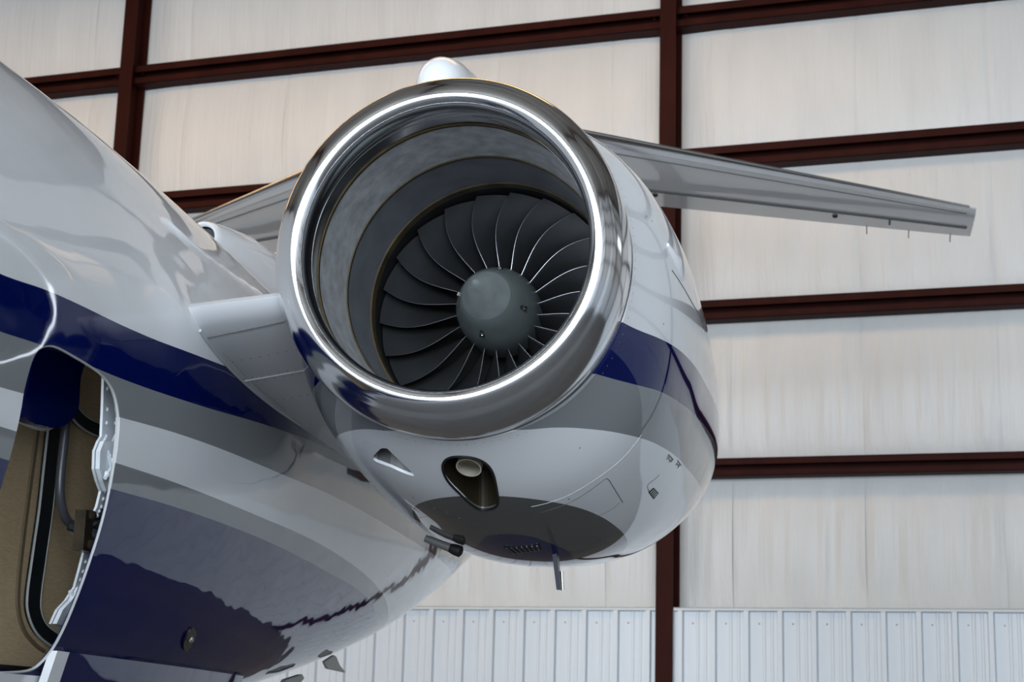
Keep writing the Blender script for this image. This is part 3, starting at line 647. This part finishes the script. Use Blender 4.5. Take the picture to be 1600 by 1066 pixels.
pyl = mk('engine_pylon', V, F, M_PYL, plane, True, 50)
def pyl_low(x, y):
    t = (x+.86)/.5; c = max(0, (y-YL+.085*(1-t))/CH); tk = (.2969*math.sqrt(c)-.126*c-.3516*c*c+.2843*c**3-.1015*c**4)/.2*.155
    return Vector((x, y, 2.455+.075*t-CH*tk*.5*1.25*.74-.04*c-.0006))
V, F = [], []
for y in (.075,): tube_data(V, F, [pyl_low(-.80+.42*i/10, y) for i in range(11)], .0014, 5)
mk('leading_edge_joint', V, F, M_LINE, pyl)
for y in (.42,):
    V, F = [], []; tube_data(V, F, [pyl_low(-.78+.38*i/10, y) for i in range(11)], .0016, 5); mk('panel_joint', V, F, M_LLINE, pyl)
V, F = [], []
for y in (.25, .40, .44, .66):
    for i in range(16): p = pyl_low(-.77+.37*i/15, y); dome(V, F, p, (0, 0, -1), .0022, .4, 6)
for i in range(34):
    y = .18+.62*i/33
    for dx in (.012, .030):
        x = fus_x(y, pyl_low(-.68, y).z)+dx+.005; dome(V, F, pyl_low(min(x, -.4), y), (0, 0, -1), .0020, .4, 6)
g = mk('pylon_rivets', V, F, M_RIVET, pyl); g['kind'] = 'stuff'
# sealant bead where the pylon meets the fuselage
bead = []
for i in range(40):
    y = YL+.004+1.5*(i/39)**1.6; p = pyl_low(-.7, max(y, YL+.001)); bead.append(Vector((fus_x(p.y, p.z)+bulge(p.y, p.z)+.002, p.y, p.z)))
tube('root_bead', bead, .0045, mat('bead_white', (.52, .53, .55), .4), pyl, 6)

# ------------------------------------------------------------------ tail
TZ = 5.09
def stab(q):          # q +1 outboard side seen on the right, -1 the other side
    V, F = [], []; nx, nc = 16, 36; ts = []
    for i in range(nx+1):
        t = i/nx; X = 3.165*t
        if q > 0: le, te = 5.33+.758*X, 6.99+.4535*X
        else: le, te = 5.33+.82*X, 7.7+.275*X
        ch = te-le; sc = 1.0 if i < nx else .93; ring = []
        for k in range(nc):
            a = 2*PI*k/nc; c = .5*(1-math.cos(a)); up = 1 if a < PI else -1
            tk = (.2969*math.sqrt(c)-.126*c-.3516*c*c+.2843*c**3-.1036*c**4)/.2*.10
            ring.append((XC+q*X, le+ch*c, TZ+up*ch*tk*sc*.55))
        V += ring
    for i in range(nx):
        for k in range(nc): a = i*nc; F.append((a+k, a+(k+1) % nc, a+nc+(k+1) % nc, a+nc+k))
    F.append(tuple(range(nx*nc+nc-1, nx*nc-1, -1))); F.append(tuple(range(nc)))
    o = mk('tailplane', V, F, M_WHITE, plane, True, 45)
    # polished leading edge
    V, F = [], []; nk = 9
    for i in range(nx+1):
        t = min(i/nx, .985); X = 3.165*t
        le, te = ((5.33+.758*X, 6.99+.4535*X) if q > 0 else (5.33+.82*X, 7.7+.275*X)); ch = te-le
        for k in range(-nk, nk+1):
            c = .085*(abs(k)/nk)**2; up = 1 if k >= 0 else -1
            tk = (.2969*math.sqrt(c)-.126*c-.3516*c*c)/.2*.10
            V.append((XC+q*X, le-.006+ch*c, TZ+up*(ch*tk*.55+.003)))
    w = 2*nk+1
    for i in range(nx):
        for k in range(w-1): a = i*w+k; F.append((a, a+1, a+w+1, a+w))
    mk('leading_edge_boot', V, F, M_TCHROME, o, True)
    # elevator and its hinge gap
    def und(X, c, dz=.002):
        le, te = ((5.33+.758*X, 6.99+.4535*X) if q > 0 else (5.33+.82*X, 7.7+.275*X)); ch = te-le
        tk = (.2969*math.sqrt(c)-.126*c-.3516*c*c+.2843*c**3-.1036*c**4)/.2*.10
        return Vector((XC+q*X, le+ch*c, TZ-ch*tk*.55-dz))
    V, F = [], []; E = [und(.25+(3.12-.25)*i/12, .70-.06*i/12) for i in range(13)]; E2 = [und(.25+(3.12-.25)*i/12, .995, .001) for i in range(13)]
    for i in range(13): V += [E[i]+Vector((0, 0, -.006)), E2[i]+Vector((0, 0, -.002)), E[i]+Vector((0, 0, .01)), E2[i]+Vector((0, 0, .004))]
    for i in range(12): a = i*4; b = a+4; F += [(a, a+1, b+1, b), (a, b, b+2, a+2), (a+1, a+3, b+3, b+1), (a+2, b+2, b+3, a+3)]
    F += [(0, 2, 3, 1), (48, 49, 51, 50)]
    e = mk('elevator', V, F, M_WHITE, o)
    tube('hinge_gap', [p+Vector((0, -.012, -.001)) for p in E], .012, M_LINE, o, 6)
    tube('lap_joint', [und(.3+2.8*i/10, .16, .001) for i in range(11)], .004, M_LINE, o, 5)
    for X in (2.42, 2.72, 3.02):
        p = und(X, 1.0); tube('static_wick', [p+Vector((0, -.03, .0)), p+Vector((0, .07, -.035))], .0035, M_BLACK, o, 5)
    tube('trim_tab_gap', [und(2.58, .66, .012), und(2.58, .80, .012)], .008, M_LINE, o, 5)
    for X in (1.0, 2.2):
        p = und(X, .74); V, F = [], []; dome(V, F, p+Vector((0, 0, -.004)), (0, 0, -1), .022, .9, 8); mk('hinge_fairing', V, F, M_BLACK, o)
stab(1); stab(-1)
# fin and bullet fairing
V, F = [], []; nc = 28; L = 14
for i in range(L+1):
    t = i/L; z = 3.02+(5.10-3.02)*t; le = 2.75+(5.20-2.75)*t**1.0; te = 5.4+(7.0-5.4)*t; ch = te-le
    for k in range(nc):
        a = 2*PI*k/nc; c = .5*(1-math.cos(a)); up = 1 if a < PI else -1
        tk = (.2969*math.sqrt(c)-.126*c-.3516*c*c+.2843*c**3-.1036*c**4)/.2*.09
        V.append((XC+up*ch*tk, le+ch*c, z))
for i in range(L):
    for k in range(nc): a = i*nc; F.append((a+k, a+(k+1) % nc, a+nc+(k+1) % nc, a+nc+k))
F += [tuple(range(nc)), tuple(range(L*nc+nc-1, L*nc-1, -1))]
fin = mk('tail_fin', V, F, M_WHITE, plane, True, 50)
V, F = [], []; seg = 40; bp = [(4.62, .004), (4.625, .04), (4.65, .085), (4.70, .125), (4.8, .160), (5.0, .185), (5.4, .20), (6.2, .20), (7.2, .12), (7.8, .02)]
for y, r in bp:
    for k in range(seg): t = 2*PI*k/seg; V.append((XC+.01+r*math.cos(t)*1.02, y+.22*(1 if y < 5.3 else 0), 5.10+r*math.sin(t)*1.05))
for i in range(len(bp)-1):
    for k in range(seg): F.append((i*seg+k, i*seg+(k+1) % seg, (i+1)*seg+(k+1) % seg, (i+1)*seg+k))
F += [tuple(range(seg)), tuple(range(len(bp)*seg-1, (len(bp)-1)*seg-1, -1))]
bul = mk('bullet_fairing', V, F, M_WHITE, fin, True, 60)
V, F = [], []
for y, x in ((4.72, -.03), (4.74, .05), (4.79, .02), (4.70, -.05)): dome(V, F, (XC+x, y, 5.115-.15), (0, -.5, -1), .010, .3, 6)
g = mk('fairing_screws', V, F, M_RIVET, bul); g['kind'] = 'stuff'
# dorsal air inlet running into the fin
V, F = [], []; dpf = [(1.66, .052), (1.668, .058), (1.70, .066), (1.80, .085), (2.0, .112), (2.3, .135), (2.8, .15), (3.6, .15), (4.6, .10)]; inn = [(1.668, .046), (1.70, .041), (1.95, .038)]
zc_ = lambda y: 3.195+.0*(y-1.66)-.05*max(0, y-2.0)
for y, r in inn[::-1]+dpf:
    for k in range(seg): t = 2*PI*k/seg; V.append((XC+r*math.cos(t), y, zc_(y)+r*math.sin(t)))
nn = len(inn)+len(dpf)
for i in range(nn-1):
    for k in range(seg): F.append((i*seg+k, i*seg+(k+1) % seg, (i+1)*seg+(k+1) % seg, (i+1)*seg+k))
dor = mk('dorsal_inlet', V, F, M_WHITE, plane, True, 60)
revolve('inlet_mouth', [(1.675, .0455), (1.70, .040), (1.71, .0001)], M_BLACK, dor, 32, XC, 3.195)

for o in bpy.data.objects:
    t = {'intake_lip': 'mirror-polished metal intake lip', 'fuselage': 'glossy white rear fuselage with navy and grey stripes', 'spinner_cap': 'lighter grey spinner tip', 'exhaust_port': 'dark oval port under the nacelle', 'drain_mast': 'dark blade-shaped drain mast',
         'baggage_bay': 'open baggage bay lined in tan', 'dorsal_inlet': 'white dorsal fairing with a round black inlet', 'bullet_fairing': 'rounded white fairing on top of the fin'}.get(o.name)
    if t: o['label'] = t
